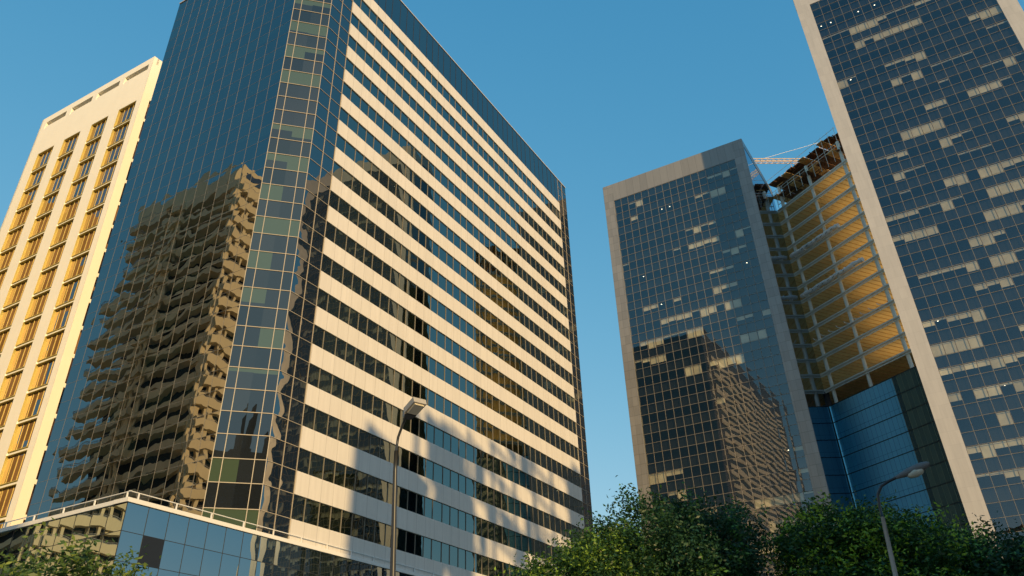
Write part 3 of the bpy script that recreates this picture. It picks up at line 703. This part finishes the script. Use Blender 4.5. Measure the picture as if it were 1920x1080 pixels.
mb = MB(); mb.tube([e-ax*0.1, e+ax*0.12, e+ax*0.35, e+ax*0.6, e+ax*0.85, e+ax*1.02, e+ax*1.08], [0.05, 0.09, 0.125, 0.14, 0.13, 0.09, 0.03], 12); part(mb, "lamp_housing", M_lampg, tl2, smooth=True)
mb = MB(); c = e+ax*0.55-Vector((0, 0, 0.10)); mb.tube([c-ax*0.28, c-ax*0.2, c, c+ax*0.22, c+ax*0.3], [0.03, 0.11, 0.15, 0.11, 0.03], 12); part(mb, "lamp_lens", M_lens, tl2, smooth=True)
settle(tl2, (b.x, b.y, 0))

# ------------------------------------------------------------------ trees
def leafmat(name, c1, c2, tip):
    N = NT(name); at = N.n("ShaderNodeAttribute"); at.attribute_name = "tone"; s = N.sep(at.outputs['Vector'])
    c = N.mixc(s[0], c4(c1), c4(c2)); c = N.mixc(s[1], c, c4(tip))
    p = N.n("ShaderNodeBsdfPrincipled"); N.put(p.inputs['Base Color'], c); p.inputs['Roughness'].default_value = 0.45; p.inputs['Specular IOR Level'].default_value = 0.4
    t = N.n("ShaderNodeBsdfTranslucent"); N.put(t.inputs[0], c)
    return N.done(N.mixs(0.3, p.outputs[0], t.outputs[0]))
M_bark = plain("tree_bark", (0.10, 0.075, 0.055), 0.9, 0.3, 4.0)
def tree(name, label, base, height, blobs, nleaf, leaf, mat, seed, tipfrac=0.25, trunk=0.22, aspect=0.45, lift=0.35):
    """blobs: (dx,dy,z,r) crown lobes; leaves sit in twigs scattered through each lobe, denser near its skin"""
    g = np.random.default_rng(seed); t = thing(name, label, "tree")
    bx, by = base; r0 = random.Random(seed)
    mb = MB(); zc = min(b[2]-b[3]*0.5 for b in blobs); zc = max(1.8, zc)
    mb.tube([(bx, by, 0), (bx+0.1, by, zc*0.5), (bx, by+0.1, zc)], [trunk, trunk*0.8, trunk*0.65], 10); part(mb, "trunk", M_bark, t, smooth=True)
    mb = MB()
    for (dx, dy, z, r) in blobs:
        e = Vector((bx+dx, by+dy, z)); s = Vector((bx, by+0.1, zc-0.3)); mid = (s+e)/2+Vector((r0.uniform(-.3, .3), r0.uniform(-.3, .3), 0.2))
        mb.tube([s, mid, e], [trunk*0.4, trunk*0.25, trunk*0.1], 7)
        for q in range(5):
            a = r0.uniform(0, 6.28); u = r0.uniform(-0.2, 0.9); v = Vector((math.cos(a)*math.sqrt(1-u*u), math.sin(a)*math.sqrt(1-u*u), u))
            mb.tube([mid.lerp(e, r0.uniform(0.3, 1)), e+v*r*0.85], [trunk*0.12, trunk*0.03], 5)
    part(mb, "limb", M_bark, t, smooth=True)
    tot = sum(b[3]**2 for b in blobs); P = []; T = []
    for (dx, dy, z, r) in blobs:
        ntw = max(12, int(nleaf*(r*r/tot)/22)); nb = max(6, int(ntw/11))
        vb = g.normal(size=(nb, 3)); vb /= np.linalg.norm(vb, axis=1)[:, None]; rb = r*(0.62+0.45*g.random(nb)**0.6)
        cb_ = vb*rb[:, None]; k_ = g.integers(0, nb, ntw); sc_ = (0.15+0.07*g.random(nb))[k_]*r
        pos_ = cb_[k_]+g.normal(size=(ntw, 3))*sc_[:, None]*np.array([1.25, 1.25, 0.7])
        rad = np.linalg.norm(pos_, axis=1); v = pos_/rad[:, None]
        c = np.c_[bx+dx+pos_[:, 0], by+dy+pos_[:, 1], z+pos_[:, 2]*0.92]
        young = (g.random(ntw) < tipfrac)*(rad > 0.8*r)  # outer twigs at random: new growth, with sunlight put into its bright tip colour
        tone = 0.6*g.random(nb)[k_]+0.4*g.random(ntw)
        for i in range(ntw):
            k = 22; d = v[i]*0.6+np.array([0, 0, 0.5])+g.normal(size=3)*0.25; d /= np.linalg.norm(d)
            s = g.random(k)*leaf*4.2; q = c[i]+d*s[:, None]+g.normal(size=(k, 3))*leaf*0.95
            P.append(q); T.append(np.c_[np.full(k, tone[i])*0.7+g.random(k)*0.3, np.full(k, float(young[i]))*(0.5+0.5*g.random(k)), np.zeros(k)])
    P = np.concatenate(P); T = np.concatenate(T); n = len(P)
    P[:, 2] += lift
    a = g.normal(size=(n, 3)); a[:, 2] *= 0.6; a /= np.linalg.norm(a, axis=1)[:, None]
    b = g.normal(size=(n, 3)); b -= (b*a).sum(1)[:, None]*a; b /= np.linalg.norm(b, axis=1)[:, None]
    L = leaf*(0.7+0.6*g.random(n))[:, None]; w = L*aspect
    nrm = np.cross(a, b)*L*0.12
    V = np.stack([P-a*L*0.5, P+b*w*0.5+nrm, P+a*L*0.5, P-b*w*0.5+nrm], 1).reshape(-1, 3)
    me = bpy.data.meshes.new("crown"); me.vertices.add(4*n); me.vertices.foreach_set("co", V.astype(np.float32).ravel())
    me.loops.add(4*n); me.loops.foreach_set("vertex_index", np.arange(4*n, dtype=np.int32))
    me.polygons.add(n); me.polygons.foreach_set("loop_start", np.arange(0, 4*n, 4, dtype=np.int32)); me.update(calc_edges=True)
    at = me.attributes.new("tone", 'FLOAT_VECTOR', 'POINT'); at.data.foreach_set("vector", np.repeat(T, 4, axis=0).astype(np.float32).ravel())
    me.materials.append(mat); o = bpy.data.objects.new("crown", me); COL.objects.link(o); o.parent = t
    settle(t, (bx, by, 0)); return t
M_leafD = leafmat("dark_leaf", (0.012, 0.045, 0.018), (0.035, 0.10, 0.035), (0.13, 0.30, 0.05))
M_leafY = leafmat("green_leaf", (0.016, 0.055, 0.014), (0.055, 0.14, 0.025), (0.42, 0.60, 0.05))
M_leafM = leafmat("mid_leaf", (0.016, 0.055, 0.015), (0.05, 0.12, 0.025), (0.26, 0.42, 0.05))
M_leafB = leafmat("young_leaf", (0.04, 0.10, 0.03), (0.10, 0.17, 0.04), (0.22, 0.30, 0.06))
def pos(az, d): return (d*math.sin(R_(az)), d*math.cos(R_(az)))
tree("broadleaf_tree", "dark round tree between the striped tower and the framed tower, its crown against the sky", pos(9.5, 33), 9,
     [(-2.0, 0, 6.7, 1.7), (-0.3, 0, 7.6, 1.75), (1.6, 0, 7.3, 1.6), (2.2, .2, 6.4, 0.95), (-.5, -1.5, 6.2, 2.0), (1.0, -1.2, 5.3, 1.9), (-2.6, -.5, 5.2, 1.6)], 68000, 0.155, M_leafD, 3, 0.12)
tree("broadleaf_tree", "smaller light green tree in front of the striped tower's far corner", pos(3.0, 30), 8,
     [(-1.3, 0, 5.6, 1.1), (0.1, 0, 6.1, 1.1), (1.5, 0.2, 6.3, 1.2), (0.3, -1.2, 5.2, 1.5), (-.8, -.4, 4.6, 1.3)], 30000, 0.145, M_leafM, 8, 0.3)
tree("broadleaf_tree", "wide tree with pale tips behind the curved street lamp, under the blue glass", pos(20.5, 34), 9,
     [(-2.5, 0, 5.2, 1.1), (-0.9, 0, 7.2, 1.45), (0.6, 0.2, 7.1, 1.6), (2.2, 0, 6.5, 1.5), (3.9, 0.3, 6.1, 1.3), (-0.7, -1.6, 5.3, 1.7), (1.0, -1.8, 5.6, 2.0), (3.2, -1.2, 5.2, 1.6)], 84000, 0.155, M_leafY, 12, 0.30)
tree("broadleaf_tree", "dark tree at the right edge in front of the tallest tower's foot", pos(30.2, 33), 7,
     [(-0.9, 0, 5.3, 1.4), (0.9, 0, 5.0, 1.4), (2.6, 0, 5.2, 1.3), (0, -1, 4.4, 1.7)], 30000, 0.155, M_leafD, 17, 0.2)
tree("young_street_tree", "bright young tree with large leaves below the glass podium", pos(-29.4, 17), 5,
     [(-.75, 0, 3.75, 0.36), (0.22, 0, 4.0, 0.42), (0.45, 0, 3.6, 0.4), (1.15, 0.1, 3.8, 0.34), (0.2, -.3, 3.1, 0.8), (-1.1, 0, 3.3, 0.5)], 5200, 0.12, M_leafB, 23, 0.4, 0.1, 0.42, lift=0.62)
